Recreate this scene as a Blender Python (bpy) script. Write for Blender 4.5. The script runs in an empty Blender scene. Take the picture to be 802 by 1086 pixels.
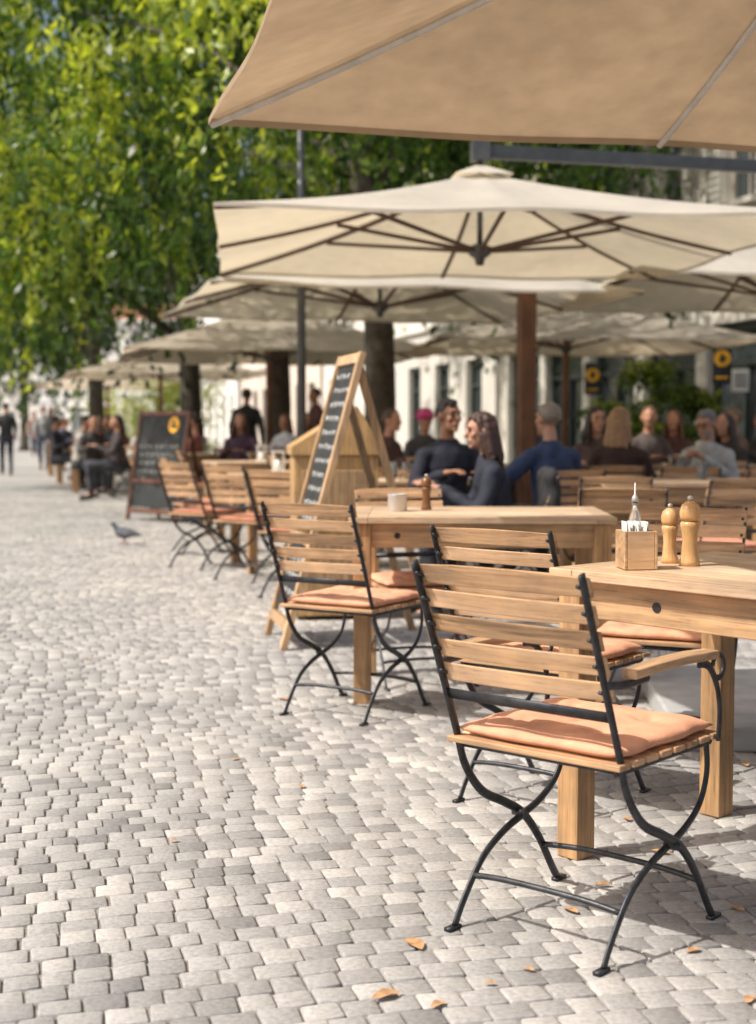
import bpy, math, random, bmesh
import numpy as np
from mathutils import Vector, Matrix
random.seed(7); np.random.seed(7)
scene=bpy.context.scene
COL=scene.collection
# ---------------------------------------------------------------- materials
def newmat(name):
    m=bpy.data.materials.new(name); m.use_nodes=True
    nt=m.node_tree; b=nt.nodes.get('Principled BSDF')
    return m,nt,b
def ramp(nt,stops):
    r=nt.nodes.new('ShaderNodeValToRGB'); e=r.color_ramp.elements
    while len(e)<len(stops): e.new(0.5)
    for i,(p,c) in enumerate(stops):
        e[i].position=p; e[i].color=(c[0],c[1],c[2],1)
    return r
def coords(nt,scale=(1,1,1),kind='Object',rot=(0,0,0)):
    t=nt.nodes.new('ShaderNodeTexCoord'); mp=nt.nodes.new('ShaderNodeMapping')
    mp.inputs['Scale'].default_value=scale; mp.inputs['Rotation'].default_value=rot
    nt.links.new(t.outputs[kind],mp.inputs['Vector']); return mp.outputs['Vector']
def noise(nt,vec,scale,detail=4,rough=.55):
    n=nt.nodes.new('ShaderNodeTexNoise'); n.inputs['Scale'].default_value=scale
    n.inputs['Detail'].default_value=detail; n.inputs['Roughness'].default_value=rough
    nt.links.new(vec,n.inputs['Vector']); return n.outputs['Fac']
def bump(nt,b,h,strength=.3,dist=.01):
    bp=nt.nodes.new('ShaderNodeBump'); bp.inputs['Strength'].default_value=strength
    bp.inputs['Distance'].default_value=dist
    nt.links.new(h,bp.inputs['Height']); nt.links.new(bp.outputs['Normal'],b.inputs['Normal'])
def math_node(nt,op,a,bv):
    n=nt.nodes.new('ShaderNodeMath'); n.operation=op
    for i,x in enumerate((a,bv)):
        if isinstance(x,(int,float)): n.inputs[i].default_value=x
        else: nt.links.new(x,n.inputs[i])
    return n.outputs[0]
def mulc(nt,a,b_):
    y=nt.nodes.new('ShaderNodeMixRGB'); y.blend_type='MULTIPLY'; y.inputs[0].default_value=1
    nt.links.new(a,y.inputs[1]); nt.links.new(b_,y.inputs[2]); return y.outputs[0]
def plain(name,c,rough=.6,metal=0,var=.25,scale=12,bs=.15):
    m,nt,b=newmat(name)
    v=coords(nt); f=noise(nt,v,scale)
    lo=tuple(x*(1-var) for x in c); hi=tuple(min(1,x*(1+var)) for x in c)
    r=ramp(nt,[(.3,lo),(.7,hi)]); nt.links.new(f,r.inputs['Fac'])
    nt.links.new(r.outputs['Color'],b.inputs['Base Color'])
    b.inputs['Roughness'].default_value=rough; b.inputs['Metallic'].default_value=metal
    if bs: bump(nt,b,noise(nt,v,scale*6),bs,.004)
    return m
def wood(name,c,axis='x',var=.30,rough=.48):
    m,nt,b=newmat(name)
    s={'x':(1.6,34,34),'y':(34,1.6,34),'z':(34,34,1.6)}[axis]
    v=coords(nt,s)
    geo=nt.nodes.new('ShaderNodeNewGeometry'); oi=nt.nodes.new('ShaderNodeObjectInfo')
    add=nt.nodes.new('ShaderNodeVectorMath'); add.operation='MULTIPLY_ADD'
    comb=nt.nodes.new('ShaderNodeCombineXYZ')
    rnd=math_node(nt,'ADD',geo.outputs['Random Per Island'],oi.outputs['Random'])
    for i in range(3): nt.links.new(rnd,comb.inputs[i])
    nt.links.new(comb.outputs[0],add.inputs[0]); add.inputs[1].default_value=(37,37,37)
    nt.links.new(v,add.inputs[2])
    f=noise(nt,add.outputs[0],1.5,7,.62)
    isl=math_node(nt,'MULTIPLY',geo.outputs['Random Per Island'],.40)
    f2=math_node(nt,'ADD',f,isl); f2=math_node(nt,'SUBTRACT',f2,.18)
    lo=tuple(x*(1-var) for x in c); hi=(min(1,c[0]*1.25),min(1,c[1]*1.34),min(1,c[2]*1.5))
    r=ramp(nt,[(.25,tuple(x*.6 for x in lo)),(.38,lo),(.54,c),(.78,hi)])
    nt.links.new(f2,r.inputs['Fac'])
    v2=coords(nt); g=noise(nt,v2,7,4); r2=ramp(nt,[(.35,(.76,.77,.82)),(.65,(1.08,1.06,1.03))]); nt.links.new(g,r2.inputs['Fac'])
    s3=noise(nt,add.outputs[0],6,3,.7); r3=ramp(nt,[(.28,(.70,.64,.60)),(.42,(1,1,1))]); nt.links.new(s3,r3.inputs['Fac'])
    nt.links.new(mulc(nt,mulc(nt,r.outputs['Color'],r2.outputs[0]),r3.outputs[0]),b.inputs['Base Color'])
    b.inputs['Roughness'].default_value=rough
    bump(nt,b,f,.3,.0025)
    return m
def cloth(name,c,tr,trc,rough=.9,stain=.12):
    m,nt,b=newmat(name)
    v=coords(nt); f=noise(nt,v,1.1,5); f2=noise(nt,v,9,3)
    fm=math_node(nt,'ADD',math_node(nt,'MULTIPLY',f,.7),math_node(nt,'MULTIPLY',f2,.3))
    r=ramp(nt,[(.32,tuple(x*(1-stain*1.6) for x in c)),(.62,c)])
    nt.links.new(fm,r.inputs['Fac'])
    nt.links.new(r.outputs['Color'],b.inputs['Base Color']); b.inputs['Roughness'].default_value=rough
    b.inputs['Specular IOR Level'].default_value=.15
    t=nt.nodes.new('ShaderNodeBsdfTranslucent')
    rt=ramp(nt,[(.32,tuple(x*(1-stain*2) for x in trc)),(.62,trc)]); nt.links.new(fm,rt.inputs['Fac']); nt.links.new(rt.outputs[0],t.inputs['Color'])
    mx=nt.nodes.new('ShaderNodeMixShader'); mx.inputs[0].default_value=tr
    out=nt.nodes['Material Output']
    nt.links.new(b.outputs[0],mx.inputs[1]); nt.links.new(t.outputs[0],mx.inputs[2]); nt.links.new(mx.outputs[0],out.inputs[0])
    bump(nt,b,noise(nt,v,3,3),.25,.05)
    return m
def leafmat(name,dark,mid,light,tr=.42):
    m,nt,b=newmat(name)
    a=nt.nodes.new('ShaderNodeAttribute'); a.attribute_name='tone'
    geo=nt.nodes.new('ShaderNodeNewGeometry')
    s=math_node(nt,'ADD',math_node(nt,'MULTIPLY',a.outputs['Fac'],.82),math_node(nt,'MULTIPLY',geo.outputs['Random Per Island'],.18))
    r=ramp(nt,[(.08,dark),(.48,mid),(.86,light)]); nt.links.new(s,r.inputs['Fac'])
    nt.links.new(r.outputs['Color'],b.inputs['Base Color']); b.inputs['Roughness'].default_value=.38
    t=nt.nodes.new('ShaderNodeBsdfTranslucent')
    mixc=nt.nodes.new('ShaderNodeMixRGB'); mixc.blend_type='MULTIPLY'; mixc.inputs[0].default_value=1
    nt.links.new(r.outputs['Color'],mixc.inputs[1]); mixc.inputs[2].default_value=(2.2,2.05,.75,1)
    nt.links.new(mixc.outputs[0],t.inputs['Color'])
    mx=nt.nodes.new('ShaderNodeMixShader'); mx.inputs[0].default_value=tr
    out=nt.nodes['Material Output']
    nt.links.new(b.outputs[0],mx.inputs[1]); nt.links.new(t.outputs[0],mx.inputs[2]); nt.links.new(mx.outputs[0],out.inputs[0])
    return m
M={}
M['slat']=wood('slat_wood',(.62,.375,.20),'x',.34)
M['arm']=wood('armrest_wood',(.64,.40,.22),'y')
M['tabx']=wood('table_wood',(.60,.425,.27),'x',.2)
M['tabz']=wood('table_leg_wood',(.50,.295,.14),'z',.25)
M['aprx']=wood('apron_wood',(.57,.36,.19),'x',.25)
M['signwood']=wood('sign_wood',(.50,.32,.17),'z')
M['cabwood']=wood('cabinet_wood',(.60,.37,.16),'z')
M['darkwood']=wood('dark_wood',(.14,.055,.03),'z')
M['mast']=wood('mast_wood',(.19,.085,.042),'z')
M['rib']=wood('rib_wood',(.10,.052,.03),'x')
M['iron']=plain('dark_iron',(.05,.052,.058),.40,.5,.4,40)
M['steel']=plain('grey_steel',(.55,.53,.50),.4,.4,.15,10)
M['armsteel']=plain('dark_steel',(.10,.105,.11),.45,.5,.15,10)
M['cush']=plain('peach_cushion_cloth',(.68,.34,.21),.95,0,.18,14,.5)
M['cushred']=plain('terracotta_cushion_cloth',(.50,.22,.14),.95,0,.15,25,.5)
M['canopy']=cloth('canopy_cloth',(.62,.55,.45),.42,(.86,.70,.50))
M['canopyw']=cloth('pale_canopy_cloth',(.64,.60,.53),.38,(.82,.70,.50))
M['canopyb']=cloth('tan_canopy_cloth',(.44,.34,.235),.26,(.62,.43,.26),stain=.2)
M['board']=plain('chalkboard_slate',(.022,.024,.024),.7,0,.4,8)
M['chalk']=plain('chalk',(.6,.6,.58),.9,0,.3,60,0)
M['bark']=plain('bark',(.085,.07,.055),.9,0,.45,6,.9)
M['slab']=plain('stone_slab',(.40,.40,.39),.8,0,.15,9,.3)
M['black']=plain('black_paint',(.02,.02,.022),.5,0,.3,9,0)
M['orange']=plain('orange_sign_paint',(.85,.42,.02),.5,0,.1,9,0)
M['white']=plain('white_paint',(.75,.74,.7),.5,0,.06,9,0)
M['terracotta']=plain('terracotta',(.36,.15,.08),.8,0,.2,9)
M['mill']=wood('mill_wood',(.64,.38,.16),'z',.2,.3)
M['milld']=wood('dark_mill_wood',(.20,.09,.035),'z',.2,.3)
M['leaf']=leafmat('tree_leaves',(.012,.032,.008),(.07,.14,.022),(.36,.42,.06))
M['leaf2']=leafmat('yellow_leaves',(.10,.14,.015),(.22,.28,.03),(.40,.43,.06))
M['dryleaf']=plain('dry_leaf',(.44,.25,.12),.8,0,.4,40)
M['eye']=plain('eye_dark',(.02,.015,.012),.3,0,.1,9,0)
M['lip']=plain('lip',(.34,.10,.08),.6,0,.1,9,0)
M['glassd']=plain('window_glass',(.045,.055,.06),.12,0,.3,1,0)
M['glassl']=plain('hazy_window_glass',(.22,.24,.25),.15,0,.3,1,0)  # sky reflection and distance haze painted as a lighter glass colour
M['paper']=plain('paper',(.78,.77,.74),.8,0,.05,20,.1)
def glassmat():
    m,nt,b=newmat('clear_glass'); b.inputs['Base Color'].default_value=(.9,.93,.92,1)
    b.inputs['Roughness'].default_value=.05; b.inputs['Transmission Weight'].default_value=.9; return m
M['glass']=glassmat()
_cc={}
def colmat(kind,c,rough=.85):
    k=(kind,tuple(c))
    if k not in _cc: _cc[k]=plain(kind,c,rough,0,.35 if kind!='skin' else .12,9,.5 if kind!='skin' else .1)
    return _cc[k]
def stonemat():
    m,nt,b=newmat('cobble_stone')
    geo=nt.nodes.new('ShaderNodeNewGeometry')
    v=coords(nt)
    r=ramp(nt,[(0,(.235,.228,.222)),(.15,(.315,.305,.297)),(.55,(.37,.358,.345)),(.88,(.43,.413,.395)),(1,(.51,.488,.462))])
    nt.links.new(geo.outputs['Random Per Island'],r.inputs['Fac'])
    f=noise(nt,v,75,5,.7); g=noise(nt,v,.8,3)
    r2=ramp(nt,[(.3,(.70,.69,.68)),(.62,(1.1,1.1,1.09))]); nt.links.new(f,r2.inputs['Fac'])
    r3=ramp(nt,[(.35,(.87,.87,.88)),(.65,(1.06,1.05,1.03))]); nt.links.new(g,r3.inputs['Fac'])
    nt.links.new(mulc(nt,mulc(nt,r.outputs[0],r2.outputs[0]),r3.outputs[0]),b.inputs['Base Color']); b.inputs['Roughness'].default_value=.7
    bump(nt,b,f,.45,.004)
    return m
M['stone']=stonemat()
M['joint']=plain('joint_sand',(.235,.215,.185),.95,0,.35,60,.8)
def farpave():
    m,nt,b=newmat('far_paving')
    v=coords(nt,(1,1,1),'Object',(0,0,-.245))
    br=nt.nodes.new('ShaderNodeTexBrick'); br.inputs['Scale'].default_value=1
    br.inputs['Brick Width'].default_value=.09; br.inputs['Row Height'].default_value=.08; br.inputs['Mortar Size'].default_value=.004
    br.inputs['Color1'].default_value=(.32,.312,.304,1); br.inputs['Color2'].default_value=(.43,.417,.40,1); br.inputs['Mortar'].default_value=(.23,.215,.19,1)
    nt.links.new(v,br.inputs['Vector'])
    g=noise(nt,v,.5,3); r3=ramp(nt,[(.35,(.88,.88,.89)),(.65,(1.06,1.05,1.03))]); nt.links.new(g,r3.inputs['Fac'])
    nt.links.new(mulc(nt,br.outputs[0],r3.outputs[0]),b.inputs['Base Color']); b.inputs['Roughness'].default_value=.75
    return m
M['far']=farpave()
# ---------------------------------------------------------------- mesh builder
class MB:
    def __init__(s): s.v=[]; s.f=[]
    def add(s,vs,fs):
        o=len(s.v); s.v+= [tuple(x) for x in vs]; s.f+=[tuple(i+o for i in f) for f in fs]
    def box(s,c,d,R=None):
        c=Vector(c); vs=[]
        for z in (-1,1):
            for x,y in ((-1,-1),(1,-1),(1,1),(-1,1)):
                p=Vector((x*d[0]/2,y*d[1]/2,z*d[2]/2))
                if R is not None: p=R@p
                vs.append(c+p)
        s.add(vs,[(3,2,1,0),(4,5,6,7),(0,1,5,4),(1,2,6,5),(2,3,7,6),(3,0,4,7)])
    def beam(s,p0,p1,w,h):
        p0=Vector(p0);p1=Vector(p1);d=p1-p0
        q=d.to_track_quat('X','Z').to_matrix()
        s.box((p0+p1)/2,(d.length,w,h),q)
    def tube(s,pts,ra,rb=None,side=None,n=8,res=0):
        pts=[Vector(p) for p in pts]
        if res:
            P=[pts[0]]+pts+[pts[-1]]; out=[]
            for i in range(1,len(P)-2):
                for k in range(res):
                    t=k/res; a,b,c,d=P[i-1],P[i],P[i+1],P[i+2]
                    out.append(.5*((2*b)+(c-a)*t+(2*a-5*b+4*c-d)*t*t+(3*b-a-3*c+d)*t**3))
            out.append(pts[-1]); pts=out
        N=len(pts)
        if not isinstance(ra,(list,tuple)): ra=[ra]*N
        else: ra=[ra[min(len(ra)-1,int(round(i/(N-1)*(len(ra)-1))))] if len(ra)!=N else ra[i] for i in range(N)]
        rbb=ra if rb is None else [rb]*N
        vs=[];fs=[]
        S=Vector(side) if side else None
        for i,p in enumerate(pts):
            T=(pts[min(i+1,N-1)]-pts[max(i-1,0)]).normalized()
            if side: A=S
            else:
                if i==0: A=T.orthogonal().normalized()
                else: A=(A-T*A.dot(T)).normalized()
            B=T.cross(A).normalized()
            for k in range(n):
                a=2*math.pi*(k+.5)/n
                vs.append(p+A*ra[i]*math.cos(a)+B*rbb[i]*math.sin(a))
        for i in range(N-1):
            for k in range(n):
                fs.append((i*n+k,i*n+(k+1)%n,(i+1)*n+(k+1)%n,(i+1)*n+k))
        fs.append(tuple(range(n-1,-1,-1))); fs.append(tuple((N-1)*n+k for k in range(n)))
        s.add(vs,fs)
    def limb(s,p0,p1,r0,r1,n=12):
        p0=Vector(p0);p1=Vector(p1);d=(p1-p0); L=d.length
        if L<1e-5: return
        d/=L; pts=[];rs=[]
        for a in (90,60,30,0): pts.append(p0-d*r0*math.sin(math.radians(a))); rs.append(max(r0*math.cos(math.radians(a)),r0*.05))
        for a in (0,30,60,90): pts.append(p1+d*r1*math.sin(math.radians(a))); rs.append(max(r1*math.cos(math.radians(a)),r1*.05))
        s.tube(pts,rs,n=n)
    def ell(s,c,r,R=None,n=18,m=12,fn=None):
        c=Vector(c);vs=[];fs=[]
        for i in range(m+1):
            th=math.pi*i/m
            for k in range(n):
                ph=2*math.pi*k/n
                p=Vector((math.sin(th)*math.cos(ph),math.sin(th)*math.sin(ph),math.cos(th)))
                if i in(0,m): p=Vector((.001*math.cos(ph),.001*math.sin(ph),math.cos(th)))
                q=Vector((p.x*r[0],p.y*r[1],p.z*r[2]))
                if fn: q=fn(p,q)
                if R is not None: q=R@q
                vs.append(c+q)
        for i in range(m):
            for k in range(n):
                fs.append((i*n+k,(i+1)*n+k,(i+1)*n+(k+1)%n,i*n+(k+1)%n))
        fs.append(tuple(range(n))); fs.append(tuple(m*n+n-1-k for k in range(n)))
        s.add(vs,fs)
    def loft(s,secs,n=20):
        vs=[];fs=[]
        for c,rx,ry in secs:
            for k in range(n):
                a=2*math.pi*k/n; vs.append((c[0]+rx*math.cos(a),c[1]+ry*math.sin(a),c[2]))
        for i in range(len(secs)-1):
            for k in range(n):
                fs.append((i*n+k,i*n+(k+1)%n,(i+1)*n+(k+1)%n,(i+1)*n+k))
        fs.append(tuple(range(n-1,-1,-1))); fs.append(tuple((len(secs)-1)*n+k for k in range(n)))
        s.add(vs,fs)
    def lathe(s,prof,c=(0,0,0),n=20):
        s.loft([((c[0],c[1],c[2]+z),max(r,.0004),max(r,.0004)) for r,z in prof],n)
    def mesh(s,name):
        me=bpy.data.meshes.new(name); me.from_pydata([tuple(v) for v in s.v],[],s.f); me.update(); return me
    def obj(s,name,mat,parent=None,smooth=False,bevel=0):
        return mkobj(name,s.mesh(name),mat,parent,smooth,bevel)
def mkobj(name,me,mat,parent=None,smooth=False,bevel=0):
    if mat is not None and len(me.materials)==0: me.materials.append(mat)
    if smooth: me.polygons.foreach_set('use_smooth',[True]*len(me.polygons))
    o=bpy.data.objects.new(name,me); COL.objects.link(o)
    if parent is not None: o.parent=parent
    if bevel:
        b=o.modifiers.new('bevel','BEVEL'); b.width=bevel; b.segments=2; b.limit_method='ANGLE'; b.harden_normals=False
    return o
def root(name,loc,rot,label,cat,group=None):
    e=bpy.data.objects.new(name,None); COL.objects.link(e); e.empty_display_size=.1
    e.location=loc; e.rotation_euler=(0,0,rot); e['label']=label; e['category']=cat
    if group: e['group']=group
    return e
def tag(o,label,cat,group=None):
    o['label']=label;o['category']=cat
    if group:o['group']=group
def children_of(r): return [o for o in bpy.data.objects if o.parent==r]
def copy_thing(r,loc,rot,label=None,group=None,mats=None,skip=(),scale=None):
    n=r.copy(); COL.objects.link(n); n.location=loc; n.rotation_euler=(0,0,rot)
    if scale: n.scale=scale
    if label:n['label']=label
    if group:n['group']=group
    def rec(src,dst):
        for c in children_of(src):
            base=c.name.split('.')[0]
            if base in skip: continue
            k=c.copy(); COL.objects.link(k); k.parent=dst
            if mats and base in mats:
                k.material_slots[0].link='OBJECT'; k.material_slots[0].material=mats[base]
            rec(c,k)
    rec(r,n); return n
def remeshed(mb,voxel,name,smooth=3):
    me=mb.mesh('tmp'); o=bpy.data.objects.new('tmp',me); COL.objects.link(o)
    r=o.modifiers.new('r','REMESH'); r.mode='VOXEL'; r.voxel_size=voxel; r.use_smooth_shade=True
    if smooth:
        s=o.modifiers.new('s','SMOOTH'); s.iterations=smooth; s.factor=.5
    dg=bpy.context.evaluated_depsgraph_get(); ev=o.evaluated_get(dg)
    out=bpy.data.meshes.new_from_object(ev,depsgraph=dg); out.name=name
    bpy.data.objects.remove(o); bpy.data.meshes.remove(me)
    return out
def face2rot(fx,fy): return math.atan2(fy,fx)-math.pi/2
def fast_mesh(name,V,loops,totals):
    me=bpy.data.meshes.new(name)
    V=np.asarray(V,dtype=np.float32); loops=np.asarray(loops,dtype=np.int32); totals=np.asarray(totals,dtype=np.int32)
    me.vertices.add(len(V)); me.vertices.foreach_set('co',V.ravel())
    me.loops.add(len(loops)); me.loops.foreach_set('vertex_index',loops)
    me.polygons.add(len(totals))
    st=np.concatenate([[0],np.cumsum(totals)[:-1]]).astype(np.int32)
    me.polygons.foreach_set('loop_start',st); me.polygons.foreach_set('loop_total',totals)
    me.update(calc_edges=True); me.validate(); return me
# ---------------------------------------------------------------- people
def fold(me,amp,seed):
    n=len(me.vertices); co=np.empty(n*3,dtype=np.float32); no=np.empty(n*3,dtype=np.float32)
    me.vertices.foreach_get('co',co); me.vertices.foreach_get('normal',no); co=co.reshape(-1,3); no=no.reshape(-1,3)
    w=np.sin(co[:,2]*31+np.sin(co[:,0]*17+seed)*2.4+co[:,1]*23)*np.sin(co[:,0]*15+co[:,2]*11+co[:,1]*9+seed*2)
    co+=no*(amp*w)[:,None]; me.vertices.foreach_set('co',co.ravel()); me.update(); return me
def person(loc,face,pose='sit',shirt=(.03,.04,.07),pants=(.04,.04,.05),skin=(.42,.21,.13),hair='short',hairc=(.03,.02,.015),
           arms=None,lean=0.,hyaw=0,hpitch=0,detail=True,sleeve='long',label='person',scale=1.0,group=None,hat=None,beard=None,glasses=False):
    R=root('person',loc,face2rot(*face),label,'person',group); R.scale=(scale,)*3
    pz={'sit':.52,'stand':.93,'walk':.91}[pose]
    vox=.009 if detail else .017
    tl=lambda h: lean*h
    if pose=='sit':
        legs=[[(sx*.09,.02,pz),(sx*.13,.43,.53),(sx*.13,.40,.10),(sx*.14,.55,.035)] for sx in(-1,1)]
    elif pose=='stand':
        legs=[[(sx*.09,0,pz),(sx*.10,.03,.50),(sx*.11,-.01,.09),(sx*.13,.14,.03)] for sx in(-1,1)]
    else:
        legs=[[(-.09,0,pz),(-.09,.20,.52),(-.09,.28,.10),(-.09,.43,.05)],[(.09,0,pz),(.09,.02,.50),(.09,-.27,.14),(.09,-.16,.035)]]
    if arms is None:
        if pose=='sit': arms=[((-.25,.08,.73),(-.13,.33,.83)),((.25,.08,.73),(.12,.34,.83))]
        elif pose=='stand': arms=[((-.24,-.03,1.13),(-.24,.07,.89)),((.24,-.03,1.13),(.24,.07,.89))]
        else: arms=[((-.23,-.14,1.12),(-.23,-.10,.88)),((.23,.10,1.12),(.23,.26,.95))]
    hc=Vector((0,tl(.7)+.03,pz+.675))
    Rh=Matrix.Rotation(hyaw,3,'Z')@Matrix.Rotation(-hpitch,3,'X')
    H=lambda p: hc+Rh@Vector(p)
    def torso(mb,g,top=True):
        secs=[((0,tl(-.08),pz-.09),.10+g,.08+g),((0,0,pz-.03),.150+g,.112+g),((0,tl(.1),pz+.10),.130+g,.095+g),((0,tl(.22),pz+.22),.132+g,.098+g),
              ((0,tl(.34),pz+.34),.150+g,.105+g),((0,tl(.43),pz+.43),.145+g,.085+g),((0,tl(.48),pz+.48),.090+g,.064+g),((0,tl(.53),pz+.53),.050+g,.046+g)]
        mb.loft(secs)
        for sx in(-1,1): mb.limb((sx*.05,tl(.445),pz+.445),(sx*.165,tl(.41),pz+.41),.055+g,.050+g)
    mb=MB(); torso(mb,-.006)
    mb.limb((0,tl(.48),pz+.48),H((0,-.02,-.08)),.052,.047)
    mb.ell(H((0,-.008,.025)),(.069,.088,.083),Rh); mb.ell(H((0,.022,-.045)),(.051,.061,.063),Rh)
    mb.limb(H((0,.083,.018)),H((0,.105,-.020)),.008,.013)
    mb.limb(H((-.03,.076,.036)),H((.03,.076,.036)),.011,.011)
    mb.limb(H((-.018,.082,-.052)),H((.018,.082,-.052)),.009,.009)
    for sx in(-1,1): mb.ell(H((sx*.038,.060,-.018)),(.019,.019,.018),Rh)
    mb.ell(H((0,.070,-.086)),(.021,.021,.018),Rh)
    for sx in(-1,1): mb.ell(H((sx*.073,-.005,-.005)),(.012,.02,.031),Rh)
    for i,sx in enumerate((-1,1)):
        L=legs[i]
        mb.limb(L[0],L[1],.072,.048); mb.limb(L[1],L[2],.046,.035); mb.limb(L[2],L[3],.036,.025)
        e,w=[Vector(a) for a in arms[i]]; sh=Vector((sx*.165,tl(.41),pz+.41))
        mb.limb(sh,e,.045,.036); mb.limb(e,w,.035,.025)
        d=(w-e).normalized(); d=(d+Vector((0,0,-.15))).normalized()
        up=Vector((0,0,1)) if abs(d.z)<.8 else Vector((0,1,0))
        sd=d.cross(up).normalized(); nn=sd.cross(d).normalized()
        palm=w+d*.085
        for q in(-.024,-.008,.008,.024): mb.limb(w+sd*q*.6,palm+sd*q,.017,.013,8)
        for q,l in((-.031,.062),(-.0105,.075),(.0105,.080),(.031,.068)):
            a=palm+sd*q; b2=a+(d-nn*.25).normalized()*l*.55; c2=b2+(d*.7-nn*.7).normalized()*l*.5
            mb.limb(a,b2,.0095,.0085,8); mb.limb(b2,c2,.0085,.0075,8)
        ts=sd*(-sx)
        a=w+d*.03+ts*.02; b2=a+(d*.6+ts*.75-nn*.2).normalized()*.045; c2=b2+(d*.9+ts*.2-nn*.2).normalized()*.032
        mb.limb(a,b2,.013,.011,8); mb.limb(b2,c2,.0105,.009,8)
    mkobj('body',remeshed(mb,vox,'body',2),colmat('skin',skin,.55),R,True)
    mb=MB(); torso(mb,.013)
    for i,sx in enumerate((-1,1)):
        e,w=[Vector(a) for a in arms[i]]; sh=Vector((sx*.165,tl(.41),pz+.41))
        if sleeve=='long':
            mb.limb(sh,e,.060,.050); mb.limb(e,w-(w-e)*.06,.049,.037)
        else: mb.limb(sh,sh+(e-sh)*.62,.062,.062)
    mkobj('shirt',fold(remeshed(mb,vox*1.1,'shirt',2),.0055,loc[0]*3),colmat('clothing',shirt),R,True)
    mb=MB()
    mb.loft([((0,tl(-.08),pz-.11),.12,.10),((0,0,pz-.04),.170,.130),((0,tl(.05),pz+.06),.152,.116)])
    for L in legs: mb.limb(L[0],L[1],.092,.064); mb.limb(L[1],Vector(L[2])+Vector((0,0,.02)),.062,.050)
    mkobj('trousers',fold(remeshed(mb,vox*1.2,'trousers',2),.005,loc[1]),colmat('clothing',pants),R,True)
    for L in legs:
        mb=MB(); a=Vector(L[2]);b=Vector(L[3]); mb.limb(a+Vector((0,-.02,-.03)),b,.045,.036)
        mb.obj('shoe',colmat('shoe',(.03,.025,.02),.5),R,True)
    rs=random.Random(int(loc[0]*100+loc[1]*10)); mb=MB()
    mb.ell(H((0,-.022,.034)),(.076,.087,.082),Rh)
    for k in range(90 if detail else 30):
        th=rs.uniform(0,6.283); ph=math.acos(rs.uniform(-.35,1))
        p=Vector((math.sin(ph)*math.cos(th),math.sin(ph)*math.sin(th),math.cos(ph)))
        if p.y>.15 and p.z<.60: continue
        if p.z<-.1 and p.y>-.2: continue
        q=Vector((p.x*.074,p.y*.091-.008,p.z*.086+.029)); t=q+Vector((rs.uniform(-.014,.014),.012 if p.y>0 else -.014,rs.uniform(-.022,.004)))
        mb.limb(H(q),H(t),.013,.006,8)
    if hair=='long':
        for sx in(-1,1):
            mb.limb(H((sx*.056,-.03,.02)),H((sx*.076,-.045,-.14)),.032,.036); mb.limb(H((sx*.04,-.065,.02)),H((sx*.05,-.08,-.17)),.038,.040)
            mb.limb(H((sx*.054,.012,.06)),H((sx*.078,.002,-.08)),.019,.018); mb.limb(H((sx*.073,-.02,-.10)),H((sx*.088,.0,-.20)),.024,.012)
        mb.limb(H((0,-.07,0)),H((0,-.085,-.18)),.044,.042)
        for k in range(34):
            a=rs.uniform(2.6,6.8); x0=.083*math.cos(a); y0=.083*math.sin(a)-.02
            mb.limb(H((x0,y0,-.02)),H((x0*1.3+rs.uniform(-.025,.025),y0*1.15,rs.uniform(-.23,-.12))),.014,.007,8)
    me=remeshed(mb,.008 if detail else .014,'hair',1)
    mkobj('hair',me,colmat('hair',hairc,.5),R,True)
    if beard:
        mb=MB(); mb.ell(H((0,.026,-.072)),(.053,.058,.046),Rh); mkobj('beard',mb.mesh('beard'),colmat('hair',beard,.8),R,True)
    if hat:
        mb=MB(); mb.ell(H((0,-.012,.06)),(.095,.112,.085),Rh); mb.ell(H((0,.02,.045)),(.13,.15,.012),Rh); mb.obj('hat',colmat('hat',hat),R,True)
    if detail:
        for sx in(-1,1):
            mb=MB(); mb.ell(H((sx*.029,.078,.014)),(.013,.009,.006),Rh,10,6); mb.obj('eye',M['eye'],R,True)
            mb=MB(); mb.limb(H((sx*.018,.086,.037)),H((sx*.042,.079,.035)),.004,.003,8); mb.obj('eyebrow',colmat('hair',hairc,.6),R,True)
        mb=MB(); mb.ell(H((0,.089,-.054)),(.022,.006,.005),Rh,10,6); mb.obj('mouth',M['lip'],R,True)
        if glasses:
            mb=MB()
            for sx in(-1,1):
                ring=[H((sx*.031+.020*math.cos(a),.098,.012+.015*math.sin(a))) for a in np.linspace(0,2*math.pi,13)]
                mb.tube(ring,.0015,n=6); mb.tube([H((sx*.051,.095,.015)),H((sx*.076,0,.015))],.0015,n=6)
            mb.tube([H((-.011,.101,.014)),H((.011,.101,.014))],.0015,n=6)
            mb.obj('glasses',M['black'],R,True)
    return R
TG='guests seated at the terrace tables'; WG='people walking in the street'
MAN=(.44,9.2); WOM=(.72,8.55)
person((MAN[0],MAN[1],.05),(.30,-.94),shirt=(.014,.016,.028),skin=(.34,.165,.095),hair='short',hairc=(.018,.013,.011),lean=.05,hyaw=.25,glasses=True,scale=.97,
       label='seated man with short dark hair and glasses in navy sweater',group=TG)
person((WOM[0],WOM[1],-.04),(-.88,.0),shirt=(.017,.02,.034),skin=(.46,.24,.16),hair='long',hairc=(.045,.019,.012),lean=.10,hpitch=.12,hyaw=.1,scale=.97,
       arms=[((-.25,.12,.70),(-.10,.36,.84)),((.25,.14,.72),(.06,.40,.86))],label='seated woman with long brown hair in dark navy jacket leaning forward',group=TG)
person((1.20,9.7,0),(-.35,.93),shirt=(.025,.042,.10),skin=(.42,.23,.155),hair='short',hairc=(.20,.17,.14),sleeve='short',lean=.08,hyaw=.25,
       arms=[((-.42,.0,.74),(-.46,.18,.86)),((.25,.12,.76),(.14,.36,.83))],label='seated man with grey hair in blue polo shirt seen from behind',group=TG)
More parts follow.
